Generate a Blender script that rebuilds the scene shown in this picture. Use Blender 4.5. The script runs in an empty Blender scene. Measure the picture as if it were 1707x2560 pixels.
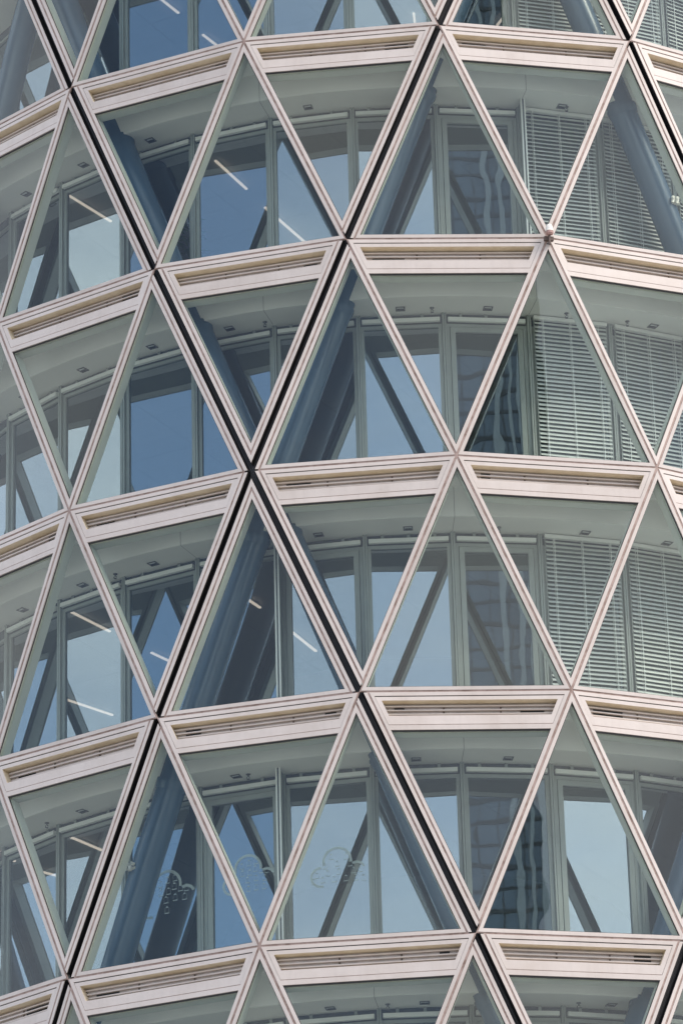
import bpy, math, random
from mathutils import Vector, Matrix
from math import sin, cos, pi, radians as R

random.seed(7)
scene = bpy.context.scene
COL = scene.collection
H = 3.6                       # storey height (m)
RAD = 2.64646 * H             # front of the triangulated outer skin
STEP = pi / 20                # half the spacing of two skin nodes
TH0 = -0.56024
RI = 2.262 * H                # inner glazing
RT = 2.385 * H                # axis circle of the slanted columns
DROP = 0.605                  # soffit below the node line

# ------------------------------------------------------------------ camera
yaw, pitch, roll = -0.0197570, 0.4269451, 0.0274772
cam = bpy.data.cameras.new('camera')
cam_o = bpy.data.objects.new('camera', cam)
COL.objects.link(cam_o)
fwd = Vector((cos(pitch) * sin(yaw), cos(pitch) * cos(yaw), sin(pitch)))
rgt = Vector((cos(yaw), -sin(yaw), 0))
upv = Vector((-sin(pitch) * sin(yaw), -sin(pitch) * cos(yaw), cos(pitch)))
r2 = cos(roll) * rgt - sin(roll) * upv
u2 = sin(roll) * rgt + cos(roll) * upv
CAM = Vector((0, -17.07086 * H, -8.7975 * H))
cam_o.matrix_world = Matrix(((r2.x, u2.x, -fwd.x, CAM.x), (r2.y, u2.y, -fwd.y, CAM.y), (r2.z, u2.z, -fwd.z, CAM.z), (0, 0, 0, 1)))
cam.sensor_fit = 'VERTICAL'
cam.sensor_height = 24
cam.lens = 9978.4 * 24 / 2560
cam.clip_start = 0.5
cam.clip_end = 6000
scene.camera = cam_o

# ------------------------------------------------------------------ sky and sun
SUN_AZ, SUN_EL = R(118), R(46)          # azimuth clockwise from +Y
w = bpy.data.worlds.new('World')
scene.world = w
w.use_nodes = True
nt = w.node_tree
for n in list(nt.nodes):
    nt.nodes.remove(n)
N = nt.nodes.new
L = nt.links.new
out = N('ShaderNodeOutputWorld')
bg = N('ShaderNodeBackground')
bg.inputs['Strength'].default_value = 0.15
sky = N('ShaderNodeTexSky')
sky.sky_type = 'NISHITA'
sky.sun_disc = False
sky.sun_elevation = SUN_EL
sky.sun_rotation = SUN_AZ
sky.dust_density = 0.8
sky.ozone_density = 3.2
tc = N('ShaderNodeTexCoord')
mp = N('ShaderNodeMapping')
mp.inputs['Scale'].default_value = (1.0, 1.0, 2.2)
nz = N('ShaderNodeTexNoise')
nz.inputs['Scale'].default_value = 2.6
nz.inputs['Detail'].default_value = 7
nz.inputs['Roughness'].default_value = 0.58
rp = N('ShaderNodeValToRGB')
rp.color_ramp.elements[0].position = 0.26
rp.color_ramp.elements[0].color = (0, 0, 0, 1)
rp.color_ramp.elements[1].position = 0.62
rp.color_ramp.elements[1].color = (0.85, 0.85, 0.85, 1)
mx = N('ShaderNodeMixRGB')
mx.inputs['Color2'].default_value = (7.0, 6.9, 7.0, 1)   # sunlit cloud
L(tc.outputs['Generated'], mp.inputs['Vector'])
L(mp.outputs['Vector'], nz.inputs['Vector'])
L(nz.outputs['Fac'], rp.inputs['Fac'])
dp = N('ShaderNodeVectorMath')          # a wide clear gap in the cloud
dp.operation = 'DOT_PRODUCT'
dp.inputs[1].default_value = (-0.66, -0.60, 0.45)
gp = N('ShaderNodeMapRange')
gp.interpolation_type = 'SMOOTHSTEP'
gp.inputs['From Min'].default_value = 0.885
gp.inputs['From Max'].default_value = 0.985
gp.inputs['To Min'].default_value = 1.0
gp.inputs['To Max'].default_value = 0.10
mu = N('ShaderNodeMath')
mu.operation = 'MULTIPLY'
L(tc.outputs['Generated'], dp.inputs[0])
L(dp.outputs['Value'], gp.inputs['Value'])
L(gp.outputs['Result'], mu.inputs[0])
L(rp.outputs['Color'], mu.inputs[1])
L(mu.outputs[0], mx.inputs['Fac'])
L(sky.outputs['Color'], mx.inputs['Color1'])
L(mx.outputs['Color'], bg.inputs['Color'])
L(bg.outputs['Background'], out.inputs['Surface'])

sun = bpy.data.lights.new('sun', 'SUN')
sun.energy = 1.5
sun.angle = R(20)
sun.color = (1.0, 0.88, 0.75)
sun_o = bpy.data.objects.new('sun', sun)
COL.objects.link(sun_o)
sd = Vector((cos(SUN_EL) * sin(SUN_AZ), cos(SUN_EL) * cos(SUN_AZ), sin(SUN_EL)))
sun_o.rotation_euler = (-sd).to_track_quat('-Z', 'Y').to_euler()
sun_o.location = sd * 200

scene.view_settings.view_transform = 'Standard'
scene.view_settings.look = 'None'
scene.view_settings.gamma = 1
scene.view_settings.exposure = 0.84
scene.cycles.max_bounces = 14
scene.cycles.diffuse_bounces = 4
scene.cycles.glossy_bounces = 6
scene.cycles.transmission_bounces = 6
scene.cycles.transparent_max_bounces = 32
scene.cycles.use_denoising = True
scene.cycles.caustics_reflective = False
scene.cycles.caustics_refractive = False

# ------------------------------------------------------------------ materials
def mat(name, base, rough=0.5, metal=0.0, var=0.0, scale=3.0, spec=0.5, dirt=None, bump=0.0):
    m = bpy.data.materials.new(name)
    m.use_nodes = True
    t = m.node_tree
    b = t.nodes['Principled BSDF']
    b.inputs['Roughness'].default_value = rough
    b.inputs['Metallic'].default_value = metal
    b.inputs['Specular IOR Level'].default_value = spec
    b.inputs['Base Color'].default_value = (*base, 1)
    if var:
        c = t.nodes.new('ShaderNodeTexCoord')
        n = t.nodes.new('ShaderNodeTexNoise')
        n.inputs['Scale'].default_value = scale
        n.inputs['Detail'].default_value = 6
        n.inputs['Roughness'].default_value = 0.65
        r = t.nodes.new('ShaderNodeValToRGB')
        d = dirt or tuple(x * (1 - var) for x in base)
        r.color_ramp.elements[0].position = 0.30
        r.color_ramp.elements[0].color = (*d, 1)
        r.color_ramp.elements[1].position = 0.58
        r.color_ramp.elements[1].color = (*base, 1)
        t.links.new(c.outputs['Object'], n.inputs['Vector'])
        t.links.new(n.outputs['Fac'], r.inputs['Fac'])
        t.links.new(r.outputs['Color'], b.inputs['Base Color'])
        if bump:
            bp = t.nodes.new('ShaderNodeBump')
            bp.inputs['Strength'].default_value = bump
            t.links.new(n.outputs['Fac'], bp.inputs['Height'])
            t.links.new(bp.outputs['Normal'], b.inputs['Normal'])
    return m


def glass(name, tint, base_refl, grazing, wave=0.0, wscale=0.8, wdist=0.02, gcol=(1, 1, 1)):
    """Sheet glass: light goes straight through with a tint, part of it is mirrored (more at grazing angles)."""
    m = bpy.data.materials.new(name)
    m.use_nodes = True
    t = m.node_tree
    for n in list(t.nodes):
        t.nodes.remove(n)
    o = t.nodes.new('ShaderNodeOutputMaterial')
    tr = t.nodes.new('ShaderNodeBsdfTransparent')
    tr.inputs['Color'].default_value = (*tint, 1)
    gl = t.nodes.new('ShaderNodeBsdfGlossy')
    gl.inputs['Roughness'].default_value = 0.0
    gl.inputs['Color'].default_value = (*gcol, 1)
    lw = t.nodes.new('ShaderNodeLayerWeight')
    lw.inputs['Blend'].default_value = 0.5
    mr = t.nodes.new('ShaderNodeMath')
    mr.operation = 'POWER'
    mr.inputs[1].default_value = 3.0
    ma = t.nodes.new('ShaderNodeMath')
    ma.operation = 'MULTIPLY_ADD'
    ma.inputs[1].default_value = grazing
    ma.inputs[2].default_value = base_refl
    ms = t.nodes.new('ShaderNodeMixShader')
    t.links.new(lw.outputs['Facing'], mr.inputs[0])
    t.links.new(mr.outputs[0], ma.inputs[0])
    t.links.new(ma.outputs[0], ms.inputs['Fac'])
    t.links.new(tr.outputs[0], ms.inputs[1])
    t.links.new(gl.outputs[0], ms.inputs[2])
    t.links.new(ms.outputs[0], o.inputs['Surface'])
    if wave:
        c = t.nodes.new('ShaderNodeTexCoord')
        n = t.nodes.new('ShaderNodeTexNoise')
        n.inputs['Scale'].default_value = wscale
        n.inputs['Detail'].default_value = 1.5
        bp = t.nodes.new('ShaderNodeBump')
        bp.inputs['Strength'].default_value = wave
        bp.inputs['Distance'].default_value = wdist
        t.links.new(c.outputs['Object'], n.inputs['Vector'])
        t.links.new(n.outputs['Fac'], bp.inputs['Height'])
        t.links.new(bp.outputs['Normal'], gl.inputs['Normal'])
    return m


def emit(name, colr, s):
    m = bpy.data.materials.new(name)
    m.use_nodes = True
    b = m.node_tree.nodes['Principled BSDF']
    b.inputs['Base Color'].default_value = (*colr, 1)
    b.inputs['Emission Color'].default_value = (*colr, 1)
    b.inputs['Emission Strength'].default_value = s
    return m


M = dict(
    white=mat('white_coated_aluminium', (0.615, 0.548, 0.502), 0.40, var=0.09, scale=1.3, dirt=(0.545, 0.475, 0.425)),
    hood=mat('hood_lining_bounce_tint', (0.74, 0.65, 0.50), 0.5, var=0.2, scale=4, dirt=(0.62, 0.52, 0.37)),  # yellower than the frame: warm interreflection in the recess put into the colour
    groove=mat('joint_groove', (0.40, 0.30, 0.265), 0.7, var=0.5, scale=7, dirt=(0.20, 0.13, 0.10)),
    back=mat('louvre_backing', (0.58, 0.53, 0.50), 0.7, var=0.3, scale=5),
    black=mat('black_rubber', (0.008, 0.008, 0.009), 0.6),
    bead=mat('joint_bead', (0.045, 0.045, 0.05), 0.45),
    gasket=mat('dark_gasket', (0.03, 0.03, 0.03), 0.6),
    sage=mat('inner_frame_paint', (0.60, 0.62, 0.56), 0.5, var=0.08, scale=2),
    column=mat('blue_grey_steel_paint', (0.062, 0.106, 0.162), 0.26, var=0.15, scale=1.5),
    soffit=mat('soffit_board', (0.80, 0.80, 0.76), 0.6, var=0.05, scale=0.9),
    fascia=mat('white_fascia', (0.90, 0.90, 0.865), 0.5, var=0.04, scale=0.9),  # paler than the soffit: the stronger light on this face is painted in
    seam=mat('soffit_seam', (0.22, 0.22, 0.22), 0.8),
    mull=mat('grey_aluminium', (0.30, 0.32, 0.30), 0.42, var=0.1, scale=2),
    dark=mat('dark_grey_panel', (0.10, 0.105, 0.115), 0.6),
    rail=mat('blind_rail', (0.76, 0.77, 0.74), 0.4),
    slat=mat('blind_slat', (0.58, 0.60, 0.575), 0.45),
    floor=mat('carpet', (0.20, 0.19, 0.18), 0.9, var=0.3, scale=8),
    core=mat('core_wall', (0.5, 0.48, 0.45), 0.8, var=0.1, scale=1),
    ground=mat('stone_paving', (0.36, 0.345, 0.325), 0.85, var=0.15, scale=0.05),
    lamp=emit('lamp_tube', (1.0, 0.79, 0.70), 0.85),
    trim=mat('metal_trim', (0.16, 0.16, 0.16), 0.4, 0.6),
    lens=mat('downlight_lens', (0.55, 0.56, 0.55), 0.3),
    cap=mat('white_plastic', (0.80, 0.77, 0.70), 0.35, var=0.15, scale=12),
    pink=mat('faded_red_ring', (0.42, 0.25, 0.22), 0.5),
    bracket=mat('rusty_bracket', (0.14, 0.10, 0.085), 0.7, var=0.5, scale=20),
    leaf=mat('leaf', (0.22, 0.36, 0.05), 0.5, var=0.4, scale=6),
    pot=mat('pot', (0.25, 0.24, 0.22), 0.6),
    pane=glass('outer_glass', (0.942, 0.974, 0.952), 0.025, 0.30, 0.10, 0.9, 0.02),
    ipane=glass('inner_glass', (0.47, 0.49, 0.465), 0.33, 0.35, 0.06, 1.2, 0.012, (0.80, 0.89, 0.99)),
    film=glass('frosted_film', (0.80, 0.86, 0.84), 0.0, 0.0),
)
t = M['white'].node_tree
bs = t.nodes['Principled BSDF']
src = bs.inputs['Base Color'].links[0].from_socket
oi = t.nodes.new('ShaderNodeObjectInfo')
mrn = t.nodes.new('ShaderNodeMapRange')
mrn.inputs['To Min'].default_value = 0.94
mrn.inputs['To Max'].default_value = 1.03
cc = t.nodes.new('ShaderNodeTexCoord')
cm_ = t.nodes.new('ShaderNodeMapping')
cm_.inputs['Scale'].default_value = (6, 6, 0.7)
cn = t.nodes.new('ShaderNodeTexNoise')
cn.inputs['Scale'].default_value = 2.2
cn.inputs['Detail'].default_value = 5
cr = t.nodes.new('ShaderNodeMapRange')
cr.inputs['From Min'].default_value = 0.36
cr.inputs['From Max'].default_value = 0.52
cr.inputs['To Min'].default_value = 0.965
cr.inputs['To Max'].default_value = 1.0
m1 = t.nodes.new('ShaderNodeMath')
m1.operation = 'MULTIPLY'
vm = t.nodes.new('ShaderNodeVectorMath')
vm.operation = 'SCALE'
t.links.new(oi.outputs['Random'], mrn.inputs['Value'])
t.links.new(cc.outputs['Object'], cm_.inputs['Vector'])
t.links.new(cm_.outputs['Vector'], cn.inputs['Vector'])
t.links.new(cn.outputs['Fac'], cr.inputs['Value'])
t.links.new(mrn.outputs['Result'], m1.inputs[0])
t.links.new(cr.outputs['Result'], m1.inputs[1])
t.links.new(src, vm.inputs[0])
t.links.new(m1.outputs[0], vm.inputs['Scale'])
t.links.new(vm.outputs['Vector'], bs.inputs['Base Color'])
# interior ceiling: panels with joint lines
mc = mat('office_ceiling', (0.62, 0.60, 0.57), 0.8)
t = mc.node_tree
tcn = t.nodes.new('ShaderNodeTexCoord')
br = t.nodes.new('ShaderNodeTexBrick')
br.inputs['Color1'].default_value = (0.64, 0.61, 0.57, 1)
br.inputs['Color2'].default_value = (0.61, 0.585, 0.55, 1)
br.inputs['Mortar'].default_value = (0.50, 0.48, 0.45, 1)
br.inputs['Scale'].default_value = 1.0
br.inputs['Mortar Size'].default_value = 0.012
br.inputs['Brick Width'].default_value = 1.25
br.inputs['Row Height'].default_value = 1.25
br.offset = 0.0
mpn = t.nodes.new('ShaderNodeMapping')
mpn.inputs['Rotation'].default_value = (0, 0, R(28))
t.links.new(tcn.outputs['Object'], mpn.inputs['Vector'])
t.links.new(mpn.outputs['Vector'], br.inputs['Vector'])
t.links.new(br.outputs['Color'], t.nodes['Principled BSDF'].inputs['Base Color'])
M['ceil'] = mc
# frosted film: white, half see-through
fm = M['film']
t = fm.node_tree
for n in list(t.nodes):
    t.nodes.remove(n)
o = t.nodes.new('ShaderNodeOutputMaterial')
a = t.nodes.new('ShaderNodeBsdfTransparent')
d = t.nodes.new('ShaderNodeBsdfDiffuse')
d.inputs['Color'].default_value = (0.72, 0.82, 0.80, 1)
ms = t.nodes.new('ShaderNodeMixShader')
ms.inputs['Fac'].default_value = 0.52
t.links.new(a.outputs[0], ms.inputs[1])
t.links.new(d.outputs[0], ms.inputs[2])
t.links.new(ms.outputs[0], o.inputs['Surface'])

# ------------------------------------------------------------------ mesh helpers
class MB:
    def __init__(self):
        self.v, self.f, self.m, self.s = [], [], [], []
        self.mats = []

    def mi(self, k):
        if k not in self.mats:
            self.mats.append(k)
        return self.mats.index(k)

    def face(self, pts, k, smooth=False):
        b = len(self.v)
        self.v += [tuple(p) for p in pts]
        self.f.append(tuple(range(b, b + len(pts))))
        self.m.append(self.mi(k))
        self.s.append(smooth)

    def ring(self, T, po, pi_, d0, d1, k, edges=None, kin=None, kout=None, back=True):
        n = len(po)
        for i in (edges if edges is not None else range(n)):
            j = (i + 1) % n
            a, b, c, d = po[i], po[j], pi_[j], pi_[i]
            self.face([T(*a, d0), T(*b, d0), T(*c, d0), T(*d, d0)], k)
            self.face([T(*d, d0), T(*c, d0), T(*c, d1), T(*d, d1)], kin or k)
            self.face([T(*b, d0), T(*a, d0), T(*a, d1), T(*b, d1)], kout or k)
            if back:
                self.face([T(*d, d1), T(*c, d1), T(*b, d1), T(*a, d1)], k)

    def prism(self, T, poly, d0, d1, k, kside=None):
        n = len(poly)
        self.face([T(*p, d0) for p in poly], k)
        self.face([T(*p, d1) for p in reversed(poly)], k)
        for i in range(n):
            a, b = poly[i], poly[(i + 1) % n]
            self.face([T(*b, d0), T(*a, d0), T(*a, d1), T(*b, d1)], kside or k)

    def box(self, T, x0, x1, y0, y1, d0, d1, k):
        self.prism(T, [(x0, y0), (x1, y0), (x1, y1), (x0, y1)], d0, d1, k)

    def tube(self, pts, rads, k, n=24, caps=True):
        pts = [Vector(p) for p in pts]
        rings = []
        for i, p in enumerate(pts):
            ax = (pts[min(i + 1, len(pts) - 1)] - pts[max(i - 1, 0)]).normalized()
            e = Vector((0, 0, 1)) if abs(ax.z) < 0.95 else Vector((1, 0, 0))
            x = ax.cross(e).normalized()
            y = ax.cross(x)
            r = rads[i] if isinstance(rads, (list, tuple)) else rads
            b = len(self.v)
            self.v += [tuple(p + x * r * cos(2 * pi * q / n) + y * r * sin(2 * pi * q / n)) for q in range(n)]
            rings.append(b)
        km = self.mi(k)
        for i in range(len(rings) - 1):
            for q in range(n):
                q2 = (q + 1) % n
                self.f.append((rings[i] + q, rings[i] + q2, rings[i + 1] + q2, rings[i + 1] + q))
                self.m.append(km)
                self.s.append(True)
        if caps:
            self.f.append(tuple(range(rings[0], rings[0] + n)))
            self.f.append(tuple(range(rings[-1] + n - 1, rings[-1] - 1, -1)))
            self.m += [km, km]
            self.s += [False, False]

    def build(self, name, parent=None):
        me = bpy.data.meshes.new(name)
        org = Vector((0, 0, 0))
        me.from_pydata(self.v, [], self.f)
        for k in self.mats:
            me.materials.append(M[k])
        me.polygons.foreach_set('material_index', self.m)
        me.polygons.foreach_set('use_smooth', self.s)
        me.update()
        o = bpy.data.objects.new(name, me)
        COL.objects.link(o)
        if parent is not None:
            o.parent = parent
        return o


def tag(o, label=None, cat=None, group=None, kind=None):
    if label:
        o['label'] = label
    if cat:
        o['category'] = cat
    if group:
        o['group'] = group
    if kind:
        o['kind'] = kind
    return o


def thing(name, label, cat, group=None, loc=(0, 0, 0)):
    o = bpy.data.objects.new(name, None)
    o.empty_display_size = 0.2
    o.location = loc
    COL.objects.link(o)
    return tag(o, label, cat, group)


def cyl(r, p, z):
    a = TH0 + p * STEP
    return Vector((r * sin(a), -r * cos(a), z))


# ------------------------------------------------------------------ ground
g = MB()
GZ = -8.7975 * H - 1.65
g.face([(-3000, -3000, GZ), (3000, -3000, GZ), (3000, 3000, GZ), (-3000, 3000, GZ)], 'ground')
tag(g.build('ground'), kind='structure')

# ------------------------------------------------------------------ the round tower
tower = thing('round_office_tower', 'round office tower wrapped in pinkish white triangular window frames', 'building', loc=(0, 0, 0))

PLAIN, GAPB = (0.018, 0.067), (0.122, 0.167)
GAPA = (0.049, 0.094)
HOR = (0.015, 0.0675)
OPEN_TOP = 0.600


def gap_down(p, row):      # line falling to the right that starts at this node
    return (p - row) % 6 == 0


def gap_up(p, row):        # line falling to the left that starts at this node
    return (p + row) % 6 == 4


def inset(poly, offs):
    n = len(poly)
    lines = []
    for i in range(n):
        a, b = Vector(poly[i]), Vector(poly[(i + 1) % n])
        dr = (b - a).normalized()
        nr = Vector((-dr.y, dr.x))
        lines.append((a + nr * offs[i], dr))
    res = []
    for i in range(n):
        (p1, d1), (p2, d2) = lines[i - 1], lines[i]
        cr = d1.x * d2.y - d1.y * d2.x
        tt = ((p2.x - p1.x) * d2.y - (p2.y - p1.y) * d2.x) / cr
        q = p1 + d1 * tt
        res.append((q.x, q.y))
    return res


def panel_space(nodes):
    a, b, c = nodes
    nrm = (b - a).cross(c - a).normalized()
    org = (a + b + c) / 3
    if nrm.dot(Vector((org.x, org.y, 0))) < 0:
        nrm = -nrm
    U = Vector((0, 0, 1)).cross(nrm).normalized()
    V = nrm.cross(U)
    T = lambda u, v, d: org + U * u + V * v - nrm * d
    P2 = [((q - org).dot(U), (q - org).dot(V)) for q in nodes]
    return T, P2


def build_window(p, row, up):
    if up:
        nodes = [cyl(RAD, p - 1, -(row + 1) * H), cyl(RAD, p + 1, -(row + 1) * H), cyl(RAD, p, -row * H)]
        gaps = [False, gap_down(p, row), gap_up(p, row)]
        hor = 0
    else:
        nodes = [cyl(RAD, p - 1, -row * H), cyl(RAD, p, -(row + 1) * H), cyl(RAD, p + 1, -row * H)]
        gaps = [gap_down(p - 1, row), gap_up(p + 1, row), False]
        hor = 2
    T, P2 = panel_space(nodes)
    o0, o1 = [], []
    for i in range(3):
        a, b = HOR if i == hor else (GAPB if gaps[i] else PLAIN)
        o0.append(a)
        o1.append(b)
    fr = MB()
    fr.ring(T, inset(P2, o0), inset(P2, o1), 0.0, 0.032, 'white')
    # outermost strip along an expansion joint, its black flank, and the grooves
    ge = [i for i in range(3) if gaps[i]]
    if ge:
        a0 = [GAPA[0] if gaps[i] else o0[i] for i in range(3)]
        a1 = [GAPA[1] if gaps[i] else o0[i] for i in range(3)]
        fr.ring(T, inset(P2, a0), inset(P2, a1), 0.0, 0.012, 'white', edges=ge)
        fr.ring(T, inset(P2, a0), inset(P2, [x + 0.006 if gaps[i] else x for i, x in enumerate(a0)]), 0.0125, 0.30, 'black', edges=ge)
    # jamb box behind the glass line
    op = list(o1)
    if not up:
        op[hor] = OPEN_TOP
    jo = [0.03 if not gaps[i] else 0.11 for i in range(3)]
    ji = [x + 0.012 for x in op]
    if not up:
        jo[hor] = OPEN_TOP - 0.05
    fr.ring(T, inset(P2, jo), inset(P2, ji), 0.062, 0.240, 'sage')
    ji2 = [x - 0.006 for x in ji]
    fr.ring(T, inset(P2, jo), inset(P2, ji2), 0.034, 0.0615, 'sage')
    if not up:
        vt = P2[0][1]
        yl = lambda d: vt - d

        def trap(extra, d1, d2):
            q = inset(P2, [o1[0] + extra, o1[1] + extra, 0.0])
            # corner points on the two slanted edges at the given drops
            A_, D_, B_ = q[0], q[1], q[2]
            res = []
            for dd, left in ((d1, True), (d2, True), (d2, False), (d1, False)):
                y = yl(dd)
                e = A_ if left else B_
                s = (y - e[1]) / (D_[1] - e[1])
                res.append((e[0] + (D_[0] - e[0]) * s, y))
            return res          # TL, BL, BR, TR (counter-clockwise)
        fr.prism(T, trap(0.0, 0.516, 0.587), 0.0, 0.032, 'white')
        fr.prism(T, trap(-0.03, 0.02, 0.585), 0.236, 0.239, 'sage')
    frame = fr.build('triangular_window', tower)
    gk = MB()
    gi = [x + 0.0105 for x in op]
    gk.ring(T, inset(P2, [x - 0.012 for x in op]), inset(P2, gi), 0.0185, 0.031, 'gasket')
    s0 = [0.0 if not gaps[i] else 0.092 for i in range(3)]
    s1 = [o0[i] + 0.004 for i in range(3)]
    gk.ring(T, inset(P2, s0), inset(P2, s1), 0.009, 0.033, 'groove')
    if not up:
        gk.prism(T, trap(0.0, 0.066, 0.084), 0.018, 0.022, 'gasket')
        gk.prism(T, trap(0.0, 0.504, 0.518), 0.008, 0.012, 'groove')
    gk.build('seal', frame)
    pm = MB()
    ta, tb = random.uniform(-0.0035, 0.0035), random.uniform(-0.0035, 0.0035)
    TP = lambda u, v, d: T(u, v, d + ta * u + tb * v)
    pm.prism(TP, inset(P2, [x - 0.005 for x in op]), 0.042, 0.056, 'pane')
    pm.build('pane', frame)
    if not up:
        vm = MB()
        vo = trap(0.004, 0.0825, 0.505)
        hole = trap(0.066, 0.138, 0.372)
        vm.ring(T, vo, hole, 0.004, 0.03, 'white', kin='hood')
        vm.ring(T, trap(0.056, 0.128, 0.382), hole, 0.031, 0.165, 'hood', back=False)
        hd = trap(0.066, 0.136, 0.374)
        vm.build('vent_panel', frame)
        lv = MB()
        lv.prism(T, hd, 0.1655, 0.175, 'back')
        tl, bl, brr, tr = trap(0.070, 0.160, 0.36)
        for dd in (0.172, 0.232, 0.292, 0.350):
            q = trap(0.072, dd, dd + 0.019)
            lv.prism(T, q, 0.118, 0.164, 'white')
        w_ = tr[0] - tl[0]
        for fr_ in (0.33, 0.68):
            x = tl[0] + w_ * fr_ + random.uniform(-0.05, 0.05)
            for dd in (0.186, 0.246):
                lv.box(T, x, x + 0.022, yl(dd + 0.044), yl(dd), 0.150, 0.160, 'bracket')
        # openings in the back of the grille, at one end or the other
        for _ in range(random.choice((1, 1, 2))):
            end = random.random() < 0.5
            ln = random.uniform(0.12, 0.5)
            x0 = tl[0] + 0.17 if end else tr[0] - 0.17 - ln
            for dd in random.sample((0.190, 0.250, 0.312), 2):
                lv.box(T, x0, x0 + ln, yl(dd + 0.03), yl(dd), 0.1555, 0.1645, 'black')
        lv.build('louvre', frame)
    return frame


PR, RR = range(-3, 10), range(-1, 5)
for row in RR:
    for p in PR:
        build_window(p, row, (p + row) % 2 == 0)

# the same skin on the sides and storeys the photograph does not show, as one part
rest, restg = MB(), MB()
for row in range(-3, 9):
    for p in range(0, 40):
        pp = p if p < 20 else p - 40
        if row in RR and pp in PR:
            continue
        if pp % 2 == row % 2:
            nodes = [cyl(RAD, pp - 1, -(row + 1) * H), cyl(RAD, pp + 1, -(row + 1) * H), cyl(RAD, pp, -row * H)]
            offs = [0.06, 0.06, 0.06]
        else:
            nodes = [cyl(RAD, pp - 1, -row * H), cyl(RAD, pp, -(row + 1) * H), cyl(RAD, pp + 1, -row * H)]
            offs = [0.06, 0.06, OPEN_TOP]
        T, P2 = panel_space(nodes)
        rest.ring(T, inset(P2, [0.006] * 3), inset(P2, offs), 0.0, 0.2, 'white')
        restg.face([T(*q, 0.04) for q in inset(P2, offs)], 'pane')
tag(rest.build('facade_grid', tower), kind='stuff')
tag(restg.build('facade_glazing', tower), kind='stuff')

# black expansion joints between the prefabricated diamonds
def joint(points):
    mb = MB()
    for a, b in zip(points[:-1], points[1:]):
        tdir = (b - a).normalized()
        mid = (a + b) / 2
        nrm = Vector((mid.x, mid.y, 0)).normalized()
        wd = tdir.cross(nrm).normalized()
        nrm = wd.cross(tdir).normalized()
        if nrm.dot(Vector((mid.x, mid.y, 0))) < 0:
            nrm = -nrm
        ln = (b - a).length
        T = lambda u, v, d, a=a, tdir=tdir, wd=wd, nrm=nrm: a + tdir * u + wd * v - nrm * d
        mb.box(T, -0.01, ln + 0.01, -0.07, 0.07, 0.12, 0.16, 'black')
        for s in (-0.014, 0.014):
            mb.tube([T(0, s, 0.115), T(ln, s, 0.115)], 0.006, 'bead', 8, False)
    return mb.build('expansion_joint', tower)


def line_nodes(kind, c):
    res = []
    for row in range(-1, 6):
        p = row + c if kind == 'down' else c - row
        res.append((p, row))
    return res


for kind, c in (('down', 0), ('down', 6), ('up', 4), ('up', 10)):
    joint([cyl(RAD, p, -row * H) for p, row in line_nodes(kind, c)])

# slanted round columns behind the joints
for kind, c in (('down', -6), ('down', 0), ('down', 6), ('up', -2), ('up', 4), ('up', 10)):
    nd = line_nodes(kind, c)
    mb = MB()
    pts = []
    for (p0, r0), (p1, r1) in zip(nd[:-1], nd[1:]):
        for s in (0, 0.5):
            pts.append(cyl(RT, p0 + (p1 - p0) * s, -(r0 + s) * H))
    pts.append(cyl(RT, nd[-1][0], -nd[-1][1] * H))
    mb.tube(pts, 0.215, 'column', 36)
    colm = mb.build('slanted_column', tower)
    for (p0, r0), (p1, r1) in zip(nd[:-1], nd[1:]):
        if -3 < p0 < 9:
            z = DROP / H
            a = cyl(RT, p0 + (p1 - p0) * (z + 0.004), -(r0 + z + 0.004) * H)
            b = cyl(RT, p0 + (p1 - p0) * (z + 0.05), -(r0 + z + 0.05) * H)
            ax = (b - a).normalized()
            cm = MB()
            cm.tube([a, a + ax * 0.03, a + ax * 0.07, a + ax * 0.15], [0.236, 0.240, 0.234, 0.217], 'column', 32, False)
            cm.build('collar', colm)

# floor slabs with soffit, fascia and office ceiling
SEAMS = {0: (2, 5), 1: (2, 5), 2: (1, 4), 3: (1, 4), 4: (3,)}
RF = 2.425 * H
def circ(r, z, n=160):
    return [Vector((r * sin(2 * pi * i / n), -r * cos(2 * pi * i / n), z)) for i in range(n)]


for row in range(-3, 10):
    z = -row * H
    sb = MB()
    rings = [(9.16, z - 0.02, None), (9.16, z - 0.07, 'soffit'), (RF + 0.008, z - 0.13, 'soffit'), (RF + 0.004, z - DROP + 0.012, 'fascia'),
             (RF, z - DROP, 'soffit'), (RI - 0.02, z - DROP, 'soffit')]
    prev = None
    for r, zz, k in rings:
        cur = circ(r, zz)
        if prev:
            for i in range(160):
                j = (i + 1) % 160
                sb.face([prev[i], prev[j], cur[j], cur[i]], k)
        prev = cur
    top = circ(9.16, z - 0.02)
    sb.face(top, 'floor')
    slab = sb.build('floor_slab', tower)
    ce = MB()
    ce.face(list(reversed(circ(RI - 0.02, z - DROP + 0.02))), 'ceil')
    ce.build('ceiling', slab)
    if row in SEAMS:
        sm = MB()
        for p in SEAMS[row]:
            a = TH0 + p * STEP
            e = Vector((cos(a), sin(a), 0)) * 0.0028
            p0, p1 = cyl(RI + 0.02, p, z - DROP - 0.003), cyl(RF + 0.004, p, z - DROP - 0.003)
            p2 = cyl(RF + 0.011, p, z - 0.135)
            sm.face([p0 - e, p0 + e, p1 + e, p1 - e], 'seam')
            sm.face([p1 - e, p1 + e, p2 + e, p2 - e], 'seam')
        sm.build('seam', slab)
cw = MB()
a_, b_ = circ(3.3, 3 * H, 40), circ(3.3, -9.6 * H, 40)
for i in range(40):
    j = (i + 1) % 40
    cw.face([a_[i], a_[j], b_[j], b_[i]], 'core')
cw.build('core_wall', tower)
lobby = MB()
a_, b_ = circ(8.6, -9.2 * H, 40), circ(8.6, GZ, 40)
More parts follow.
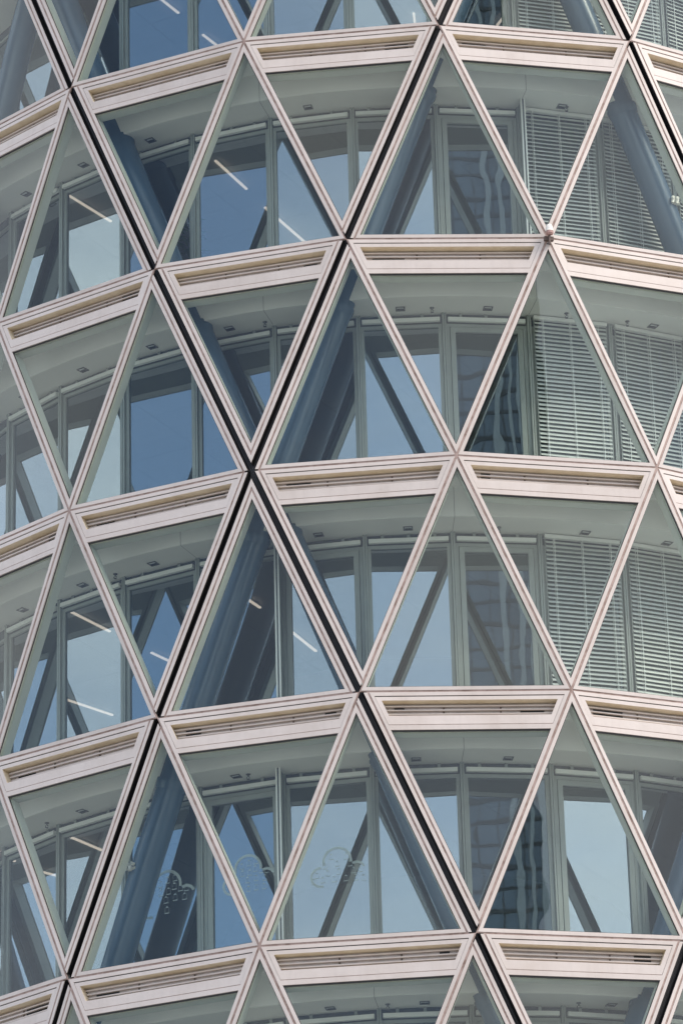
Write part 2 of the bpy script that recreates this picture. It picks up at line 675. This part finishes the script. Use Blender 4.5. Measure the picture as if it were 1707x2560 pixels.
for i in range(40):
    j = (i + 1) % 40
    lobby.face([a_[i], a_[j], b_[j], b_[i]], 'core')
tag(lobby.build('lobby_wall', tower), kind='stuff')

# ------------------------------------------------------------------ inner glazing
def facet_space(p, row):
    a, b = cyl(RI, p, 0), cyl(RI, p + 1, 0)
    U = (b - a).normalized()
    nrm = Vector((0, 0, 1)).cross(U)
    if nrm.dot(a) < 0:
        nrm = -nrm
    base = Vector((a.x, a.y, -row * H - DROP))
    return (lambda u, v, d: base + U * u + Vector((0, 0, 1)) * v + nrm * d), (b - a).length


DOORS = {(-1, 4), (0, 4), (1, 4), (2, 4), (3, 5), (3, 1), (2, 2), (4, 4)}
FH = H - DROP            # clear height
def inner_window(p, row):
    T, ln = facet_space(p, row)
    door = (row, p) in DOORS
    nm = 'balcony_door' if door else 'inner_window'
    fr = MB()
    fr.box(T, 0.032, ln - 0.032, -0.165, -0.002, -0.03, -0.004, 'dark')
    y0, y1 = -FH + 0.005, -0.167
    x0, x1 = 0.032, ln - 0.032
    wdt = 0.052
    po = [(x0, y0), (x1, y0), (x1, y1), (x0, y1)]
    pi_ = [(x0 + wdt, y0 + 0.06), (x1 - wdt, y0 + 0.06), (x1 - wdt, y1 - wdt), (x0 + wdt, y1 - wdt)]
    fr.ring(T, po, pi_, 0.018, -0.05, 'mull')
    if door:
        q0 = [(x0 + wdt + 0.008, y0 + 0.068), (x1 - wdt - 0.008, y0 + 0.068), (x1 - wdt - 0.008, y1 - wdt - 0.008), (x0 + wdt + 0.008, y1 - wdt - 0.008)]
        q1 = [(x0 + wdt + 0.085, y0 + 0.14), (x1 - wdt - 0.085, y0 + 0.14), (x1 - wdt - 0.085, y1 - wdt - 0.085), (x0 + wdt + 0.085, y1 - wdt - 0.085)]
        fr.ring(T, q0, q1, 0.028, -0.045, 'mull')
        gl = q1
    else:
        gl = pi_
    f = fr.build(nm, tower)
    mb = MB()
    mb.box(T, -0.03, -0.004, -FH + 0.005, -0.002, 0.065, -0.05, 'mull')
    mb.box(T, 0.004, 0.030, -FH + 0.005, -0.002, 0.065, -0.05, 'mull')
    mb.box(T, -0.005, 0.005, -FH + 0.005, -0.002, 0.045, -0.05, 'dark')
    mb.build('mullion', f)
    pm = MB()
    gp = [(gl[0][0] - 0.01, gl[0][1] - 0.01), (gl[1][0] + 0.01, gl[1][1] - 0.01), (gl[2][0] + 0.01, gl[2][1] + 0.01), (gl[3][0] - 0.01, gl[3][1] + 0.01)]
    pm.face([T(*q, -0.012) for q in gp], 'ipane')
    pm.build('pane', f)


IP = range(-4, 9)
for row in RR:
    for p in IP:
        inner_window(p, row)
ring = MB()
for row in range(-3, 9):
    for p in range(40):
        pp = p if p < 20 else p - 40
        if row in RR and pp in IP:
            continue
        T, ln = facet_space(pp, row)
        ring.box(T, -0.03, 0.03, -FH, 0, 0.06, -0.05, 'mull')
        ring.box(T, 0.03, ln - 0.03, -0.2, 0, 0.0, -0.05, 'dark')
        ring.face([T(0.03, -FH, -0.01), T(ln - 0.03, -FH, -0.01), T(ln - 0.03, -0.2, -0.01), T(0.03, -0.2, -0.01)], 'ipane')
tag(ring.build('inner_glazing', tower), kind='stuff')

# radial screen fins in the gallery
for row, p in ((0, 5), (2, 2.03), (3, 2.0)):
    a = TH0 + p * STEP
    rad_ = Vector((sin(a), -cos(a), 0))
    tan_ = Vector((cos(a), sin(a), 0))
    base = Vector((0, 0, -row * H - DROP))
    T = lambda u, v, d: base + rad_ * u + tan_ * d + Vector((0, 0, v))
    fb = MB()
    fb.box(T, RI + 0.07, RI + 0.30, -FH + 0.02, -0.004, -0.006, 0.006, 'mull')
    fb.box(T, RI + 0.30, RI + 0.335, -FH + 0.02, -0.003, -0.030, -0.008, 'rail')
    fb.box(T, RI + 0.30, RI + 0.335, -FH + 0.02, -0.003, 0.020, 0.042, 'rail')
    fb.box(T, RI + 0.30, RI + 0.32, -FH + 0.02, -0.003, -0.008, 0.020, 'dark')
    fb.build('screen_fin', tower)

# ------------------------------------------------------------------ blinds
GAL = {-1: 'topmost gallery', 0: 'uppermost full gallery', 1: 'second full gallery', 2: 'third full gallery', 3: 'fourth full gallery', 4: 'lowest gallery'}
ORD = ['leftmost', 'second from the left', 'third from the left', 'fourth from the left', 'fifth from the left', 'sixth from the left', 'seventh from the left', 'eighth from the left', 'ninth from the left', 'tenth from the left']


def blind_down(p, row, label):
    T, ln = facet_space(p, row)
    o = thing('venetian_blind', label, 'blind', 'venetian blinds in the gallery', loc=T(ln / 2, -FH, 0.08))
    off = o.location
    hb = MB()
    hb.box(T, 0.06, ln - 0.06, -0.075, -0.02, 0.115, 0.045, 'rail')
    sl = MB()
    off_t = random.uniform(-0.07, 0.07)
    n = int((FH - 0.14) / 0.068)
    tilt = R(54)
    for i in range(n):
        y = -0.13 - i * 0.068
        tj = tilt + off_t + random.uniform(-0.06, 0.06)
        yy = y + random.uniform(-0.002, 0.002)
        sec = []
        for s in (-1, -0.4, 0.4, 1):
            c = 0.035 * s
            bow = 0.006 * (1 - s * s)
            # outer edge low, inner edge high, bowed outwards
            sec.append((0.08 + c * cos(tj) + bow * sin(tj), yy - c * sin(tj) + bow * cos(tj)))
        th = [(d - 0.0012 * sin(tj), v - 0.0012 * cos(tj)) for d, v in sec]
        x0, x1 = 0.075, ln - 0.075
        for q in range(3):
            (d0, v0), (d1, v1) = sec[q], sec[q + 1]
            sl.face([T(x0, v0, d0), T(x1, v0, d0), T(x1, v1, d1), T(x0, v1, d1)], 'slat', True)
            (d0, v0), (d1, v1) = th[q], th[q + 1]
            sl.face([T(x0, v1, d1), T(x1, v1, d1), T(x1, v0, d0), T(x0, v0, d0)], 'slat', True)
        (d0, v0), (d1, v1) = sec[3], th[3]
        sl.face([T(x0, v0, d0), T(x1, v0, d0), T(x1, v1, d1), T(x0, v1, d1)], 'slat')
    cd = MB()
    for s in (0.16, 0.50, 0.84):
        x = ln * s
        for d in (0.112, 0.048):
            cd.box(T, x - 0.005, x + 0.005, -FH + 0.03, -0.07, d + 0.001, d - 0.001, 'rail')
    for x in (0.066, ln - 0.066):
        cd.box(T, x - 0.006, x + 0.006, -FH + 0.01, -0.02, 0.086, 0.074, 'mull')
    for nm, mb in (('head_rail', hb), ('slats', sl), ('ladder_tape', cd)):
        q = mb.build('slat_curtain' if nm == 'slats' else nm, o)
        q.matrix_parent_inverse = Matrix.Translation(-off)


def blind_up(p, row, label):
    T, ln = facet_space(p, row)
    o = thing('venetian_blind', label, 'blind', 'venetian blinds in the gallery', loc=T(ln / 2, -0.115, 0.07))
    hb = MB()
    hb.box(T, 0.055, ln - 0.055, -0.150, -0.088, 0.095, 0.040, 'rail')
    bk = MB()
    for s in (0.2, 0.5, 0.8) if (p + row) % 2 else (0.25, 0.75):
        bk.box(T, ln * s - 0.022, ln * s + 0.022, -0.087, -0.003, 0.040, 0.030, 'mull')
    for nm, mb in (('bottom_rail', hb), ('bracket', bk)):
        q = mb.build(nm, o)
        q.matrix_parent_inverse = Matrix.Translation(-o.location)


LOWERED = {-1: (5, 6, 7), 0: (5, 6, 7), 1: (5, 6, 7), 2: (5, 6, 7)}
POSW = {5: 'nearest the framed door', 6: 'one bay further right of it', 7: 'furthest right against the picture edge'}
for row in RR:
    ups = 0
    for p in range(-3, 8):
        if p in LOWERED.get(row, ()):
            blind_down(p, row, 'lowered pale slatted blind in the %s, %s' % (GAL[row], POSW[p]))
        elif row >= 0:
            if p == -3 and row < 9:
                continue
            blind_up(p, row, 'raised blind rail in the %s, %s' % (GAL[row], ORD[min(ups, 9)]))
            ups += 1

# ------------------------------------------------------------------ downlights and sprinklers in the soffit
DL = {0: (-1.5, -0.5, 0.5, 2.5, 5.5), 1: (-1.5, -0.5, 0.5, 1.5, 3.5, 4.5, 6.5), 2: (-1.5, -0.5, 0.5, 2.5, 3.5, 5.5, 6.5),
      3: (-0.5, 1.5, 3.5, 4.5), 4: (2.5, 3.5, 5.5)}
SP = {0: (5.56,), 1: (1.93, 3.86, 5.42, 6.17), 2: (-0.02, 4.51), 3: (-1.05, 1.64), 4: (3.11, 5.14)}
for row, ps in DL.items():
    for i, p in enumerate(ps):
        z = -row * H - DROP
        o = thing('downlight', 'small square downlight in the pale soffit of the %s, %s' % (GAL[row], ORD[i]), 'ceiling light', 'square downlights in the soffits', loc=cyl(2.322 * H, p, z))
        rr = 2.322 * H
        a = TH0 + p * STEP
        er, et = Vector((sin(a), -cos(a), 0)), Vector((cos(a), sin(a), 0))
        T = lambda u, v, d: et * u + er * v + Vector((0, 0, d))
        mb = MB()
        sq = lambda s: [(-s, -s), (s, -s), (s, s), (-s, s)]
        mb.ring(T, sq(0.07), sq(0.052), -0.004, -0.012, 'trim')
        mb.build('trim', o)
        mb = MB()
        mb.prism(T, [(-0.05, -0.05), (0.05, -0.05), (0.05, 0.01), (-0.05, 0.01)], -0.002, -0.005, 'gasket')
        mb.prism(T, [(-0.05, 0.012), (0.05, 0.012), (0.05, 0.05), (-0.05, 0.05)], -0.002, -0.010, 'lens')
        mb.build('reflector', o)
for row, ps in SP.items():
    for i, p in enumerate(ps):
        z = -row * H - DROP
        wd = ('only one there' if len(ps) == 1 else ORD[i])
        o = thing('sprinkler', 'tiny dark sprinkler head under the soffit of the %s, %s' % (GAL[row], wd), 'sprinkler', 'sprinkler heads under the soffits', loc=cyl(2.322 * H, p, z))
        mb = MB()
        mb.tube([(0, 0, 0), (0, 0, -0.012), (0, 0, -0.014), (0, 0, -0.04)], [0.035, 0.03, 0.012, 0.010], 'trim', 12)
        for s in (-1, 1):
            mb.tube([(0, 0, -0.03), (0.022 * s, 0, -0.05), (0.012 * s, 0, -0.075)], 0.006, 'trim', 8)
        mb.tube([(0, 0, -0.075), (0, 0, -0.08)], [0.024, 0.024], 'trim', 12)
        mb.build('sprinkler_head', o)

# ------------------------------------------------------------------ office ceiling lamps (lit)
LAMPS = [
    (0, (-0.808, -1.869), (-0.685, -1.604), 'lit strip lamp behind the uppermost full gallery, left of the middle mullion'),
    (0, (-1.498, -1.646), (-1.306, -1.352), 'lit strip lamp behind the uppermost full gallery, furthest left'),
    (0, (-0.613, -1.432), (-0.446, -1.086), 'lit strip lamp behind the uppermost full gallery, furthest right of three'),
    (-1, (-1.760, -1.390), (-1.679, -1.275), 'short lit strip lamp at the top edge, furthest left beside the blue column'),
    (-1, (-1.080, -1.640), (-0.987, -1.475), 'lit strip lamp cut by the top edge over the pale sky reflection'),
    (-1, (-0.889, -1.280), (-0.790, -1.110), 'lit strip lamp just above the top band, left of the white node'),
    (-1, (0.499, -1.349), (0.464, -1.265), 'orange lit lamp low at the top edge beside the lowered blinds'),
    (-1, (0.082, -1.398), (0.088, -1.290), 'thin lit lamp at the top edge just left of the black joint'),
    (2, (-1.486, -1.643), (-1.312, -1.369), 'lit strip lamp behind the third full gallery, upper of two at left'),
    (2, (-1.593, -0.634), (-1.381, -0.402), 'lit strip lamp behind the third full gallery, lower of two at left'),
    (2, (-1.154, -1.118), (-1.060, -0.980), 'short lit strip lamp left of the black joint in the third full gallery'),
    (2, (-0.706, -1.660), (-0.660, -1.570), 'short lit lamp end beside the blue column, third full gallery'),
    (2, (-0.596, -1.432), (-0.443, -1.068), 'lit strip lamp crossing a mullion under the black joint crossing'),
    (2, (-0.064, -0.710), (-0.054, -0.616), 'tiny orange lamp above the band in the middle of the picture'),
    (3, (-1.500, -1.641), (-1.344, -1.403), 'lit strip lamp behind the fourth full gallery, long upper one'),
    (3, (-1.800, -1.430), (-1.716, -1.304), 'lit strip lamp behind the fourth full gallery, at the left picture edge'),
    (3, (-1.620, -1.160), (-1.545, -1.092), 'short lit lamp end behind the fourth full gallery, beside a mullion'),
]
for row, a, b, lab in LAMPS:
    z = -(row + 0.175) * H
    A_, B_ = Vector((a[0] * H, a[1] * H, z)), Vector((b[0] * H, b[1] * H, z))
    o = thing('strip_lamp', lab, 'ceiling lamp', 'strip lamps on the office ceilings', loc=(A_ + B_) / 2)
    dr = (B_ - A_).normalized()
    sd_ = dr.cross(Vector((0, 0, 1)))
    hl = (B_ - A_).length / 2
    T = lambda u, v, d: dr * u + sd_ * v + Vector((0, 0, d))
    mb = MB()
    mb.box(T, -hl, hl, -0.019, 0.019, -0.012, 0.012, 'lamp')
    mb.build('diffuser', o)
    mb = MB()
    mb.box(T, -hl, hl, -0.017, 0.017, 0.0125, 0.04, 'rail')
    mb.build('housing', o)

# ------------------------------------------------------------------ cloud stickers on the inner glass
def cloud(p, row, cu, cv, sc, label, icons, flip=False):
    T, ln = facet_space(p, row)
    o = thing('cloud_sticker', label, 'sticker', 'cloud stickers on the inner glass', loc=T(cu, cv, 0.0))
    f = -1 if flip else 1
    mb = MB()

    def arc(cx, cy, r, a0, a1, wd, n=18):
        for i in range(n):
            t0, t1 = a0 + (a1 - a0) * i / n, a0 + (a1 - a0) * (i + 1) / n
            q = [(cx + (r - wd) * cos(t0), cy + (r - wd) * sin(t0)), (cx + r * cos(t0), cy + r * sin(t0)),
                 (cx + r * cos(t1), cy + r * sin(t1)), (cx + (r - wd) * cos(t1), cy + (r - wd) * sin(t1))]
            mb.face([T(cu + f * x * sc, cv + y * sc, -0.007) for x, y in q], 'film')
    arc(0, 0.25, 0.36, R(-8), R(196), 0.062)
    arc(-0.40, -0.12, 0.26, R(88), R(285), 0.062)
    arc(0.46, 0.0, 0.22, R(20), R(118), 0.062)
    mb.build('cloud_outline', o).matrix_parent_inverse = Matrix.Translation(-o.location)
    mb = MB()
    for x, y in icons:
        for q in ([(-.055, -.05), (.055, -.05), (.055, -.03), (-.055, -.03)], [(-.04, .075), (.04, .075), (0, .115)],
                  [(-.05, -.03), (-.045, -.03), (-.045, .07), (-.05, .07)], [(.045, -.03), (.05, -.03), (.05, .07), (.045, .07)]):
            mb.face([T(cu + f * (x + a_) * sc, cv + (y + b_) * sc, -0.007) for a_, b_ in q], 'film')
    mb.build('house_icon_pattern', o).matrix_parent_inverse = Matrix.Translation(-o.location)


IC = [(-.16, .30), (.02, .36), (.20, .38), (-.14, .12), (.04, .12), (.18, .20), (.33, .14), (.47, .12), (-.02, -.06), (.20, -.04), (.42, -.06), (.0, -.28), (.20, -.27), (.40, -.27), (-.42, -.30)]
cloud(1, 3, 0.70, -1.48, 0.60, 'frosted cloud sticker with tiny house shapes, the middle one of three', IC)
cloud(0, 3, 0.68, -1.56, 0.70, 'frosted cloud sticker beside the blue slanted column, leftmost of three', IC[:12])
IC3 = [(-.14, .34), (.22, .32), (-.30, .12), (.0, .16), (.30, .14), (-.50, -.10), (-.24, -.06), (.03, -.04), (.38, -.04), (-.58, -.24), (-.36, -.22), (-.08, -.22), (.2, -.22), (.44, -.22), (.62, -.24), (.55, -.02)]
cloud(2, 3, 0.74, -1.52, 0.60, 'pale frosted cloud sticker over the sky reflection, rightmost of three', IC3)

# ------------------------------------------------------------------ small fittings
node = cyl(RAD, 5, -1 * H)
a = TH0 + 5 * STEP
nr = Vector((sin(a), -cos(a), 0))
o = thing('domed_beacon', 'small white domed fixture with pink ring on a frame junction', 'sensor', loc=node + nr * 0.02)
nx = Vector((cos(a), sin(a), 0))
T = lambda u, v, d: nx * u + Vector((0, 0, v)) - nr * d
mb = MB()
ax = nr * 0.10
mb.tube([ax + Vector((0, 0, z_)) for z_ in (0.045, 0.075, 0.12, 0.15, 0.168, 0.172)], [0.058, 0.057, 0.052, 0.038, 0.016, 0.002], 'cap', 24)
mb.build('dome', o)
mb = MB()
mb.tube([ax + Vector((0, 0, z_)) for z_ in (-0.01, 0.0, 0.02, 0.03, 0.0445)], [0.03, 0.05, 0.06, 0.052, 0.052], 'pink', 24)
mb.build('ring', o)
mb = MB()
mb.box(T, -0.07, 0.07, -0.075, -0.015, -0.06, 0.0, 'bracket')
mb.box(T, -0.012, 0.012, -0.16, 0.0, -0.10, -0.06, 'bracket')
mb.box(T, -0.028, 0.03, -0.125, -0.115, -0.05, 0.0, 'trim')
mb.build('bracket', o)

for row, ln_, s, side, lab in ((0, ('down', 6), 0.62, 1, 'small pale cable clamp on the right-hand blue column near the blinds'),
                               (3, ('up', 4), 0.52, -1, 'small pale cable clamp on the lower left blue column'),
                               (0, ('down', 0), 0.50, -1, 'small pale cable clamp on the upper left blue column')):
    kd, c = ln_
    p0 = row + c if kd == 'down' else c - row
    dp = 1 if kd == 'down' else -1
    pos = cyl(RT, p0 + dp * s, -(row + s) * H)
    a = TH0 + (p0 + dp * s) * STEP
    er, et = Vector((sin(a), -cos(a), 0)), Vector((cos(a), sin(a), 0))
    o = thing('cable_clamp', lab, 'clamp', 'cable clamps on the columns', loc=pos + er * 0.19 + et * side * 0.11)
    mb = MB()
    for q in (0, 1):
        sh = et * (0.075 * q - 0.03) * 1.0
        mb.tube([sh + er * 0.0 + Vector((0, 0, 0.05)), sh + er * 0.05 + Vector((0, 0, 0.055)) - et * 0.015, sh + er * 0.065 - et * 0.03 + Vector((0, 0, 0.01)), sh + er * 0.05 - et * 0.035 + Vector((0, 0, -0.04))], [0.026, 0.030, 0.028, 0.020], 'cap', 14)
    mb.tube([Vector((0, 0, -0.01)) - et * 0.05, Vector((0, 0, -0.01)) + et * 0.08], 0.03, 'cap', 12)
    mb.build('clamp_jaw', o)

# green plant behind the inner glass of the uppermost full gallery
pl = cyl(RI - 0.34, 0.80, -1 * H)
o = thing('potted_plant', 'green leafy plant indoors behind the glass at left', 'plant', loc=pl)
mb = MB()
mb.tube([(0, 0, -0.02), (0, 0, 0.5)], [0.17, 0.22], 'pot', 20)
mb.build('pot', o)
mb = MB()
for i in range(90):
    an, rr, zz = random.uniform(0, 2 * pi), random.uniform(0.0, 0.2), random.uniform(0.5, 1.75)
    c = Vector((rr * cos(an), rr * sin(an), zz))
    dr = Vector((cos(an), sin(an), random.uniform(0.1, 1.0))).normalized()
    sd_ = dr.cross(Vector((0, 0, 1))).normalized() * random.uniform(0.03, 0.06)
    l_ = random.uniform(0.15, 0.32)
    mid = c + dr * l_ * 0.5 + Vector((0, 0, 0.02))
    mb.face([c, mid - sd_, c + dr * l_ - Vector((0, 0, 0.05)), mid + sd_], 'leaf', True)
mb.tube([(0, 0, 0.48), (0.02, 0.01, 1.2), (0, 0.03, 1.7)], [0.015, 0.012, 0.006], 'leaf', 8)
mb.build('foliage', o)

# ------------------------------------------------------------------ the skyscraper that the glass mirrors
M['tglass'] = mat('blue_curtain_glass', (0.12, 0.175, 0.24), 0.2, 0.0, spec=0.8, var=0.3, scale=0.12)
M['tband'] = mat('floor_band', (0.05, 0.06, 0.07), 0.5)
M['tpil'] = mat('white_pilaster', (0.36, 0.40, 0.42), 0.5)
AZ = R(18.5)
dist = 320
sky_t = thing('glass_skyscraper', 'blue glass skyscraper with white pilasters, seen mirrored in the windows', 'building', loc=(dist * sin(AZ), -dist * cos(AZ), GZ))
sky_t.rotation_euler = (0, 0, AZ)
T = lambda u, v, d: Vector((u, d, v))
mb = MB()
HW, HT = 46, 340
mb.box(T, -HW, HW, 0, HT, -50, 0, 'tglass')
mb.build('curtain_wall', sky_t)
mb = MB()
z = 3.0
while z < HT:
    mb.box(T, -HW - .06, HW + .06, z, z + 0.4, -0.1, 0.08, 'tband')
    z += 2.3
x = -HW + 1.6
while x < HW:
    mb.box(T, x - .06, x + .06, 0, HT, -0.1, 0.05, 'tband')
    x += 2.1
tag(mb.build('floor_band', sky_t), kind='stuff')
x = -HW + 0.4
while x < HW:
    hw_ = random.choice((0.22, 0.3, 0.45))
    mb = MB()
    mb.box(T, x - hw_, x + hw_, 0, HT, -0.1, 0.5, 'tpil')
    mb.build('pilaster', sky_t)
    x += random.choice((1.4, 2.6, 4.8, 6.5, 8.0))
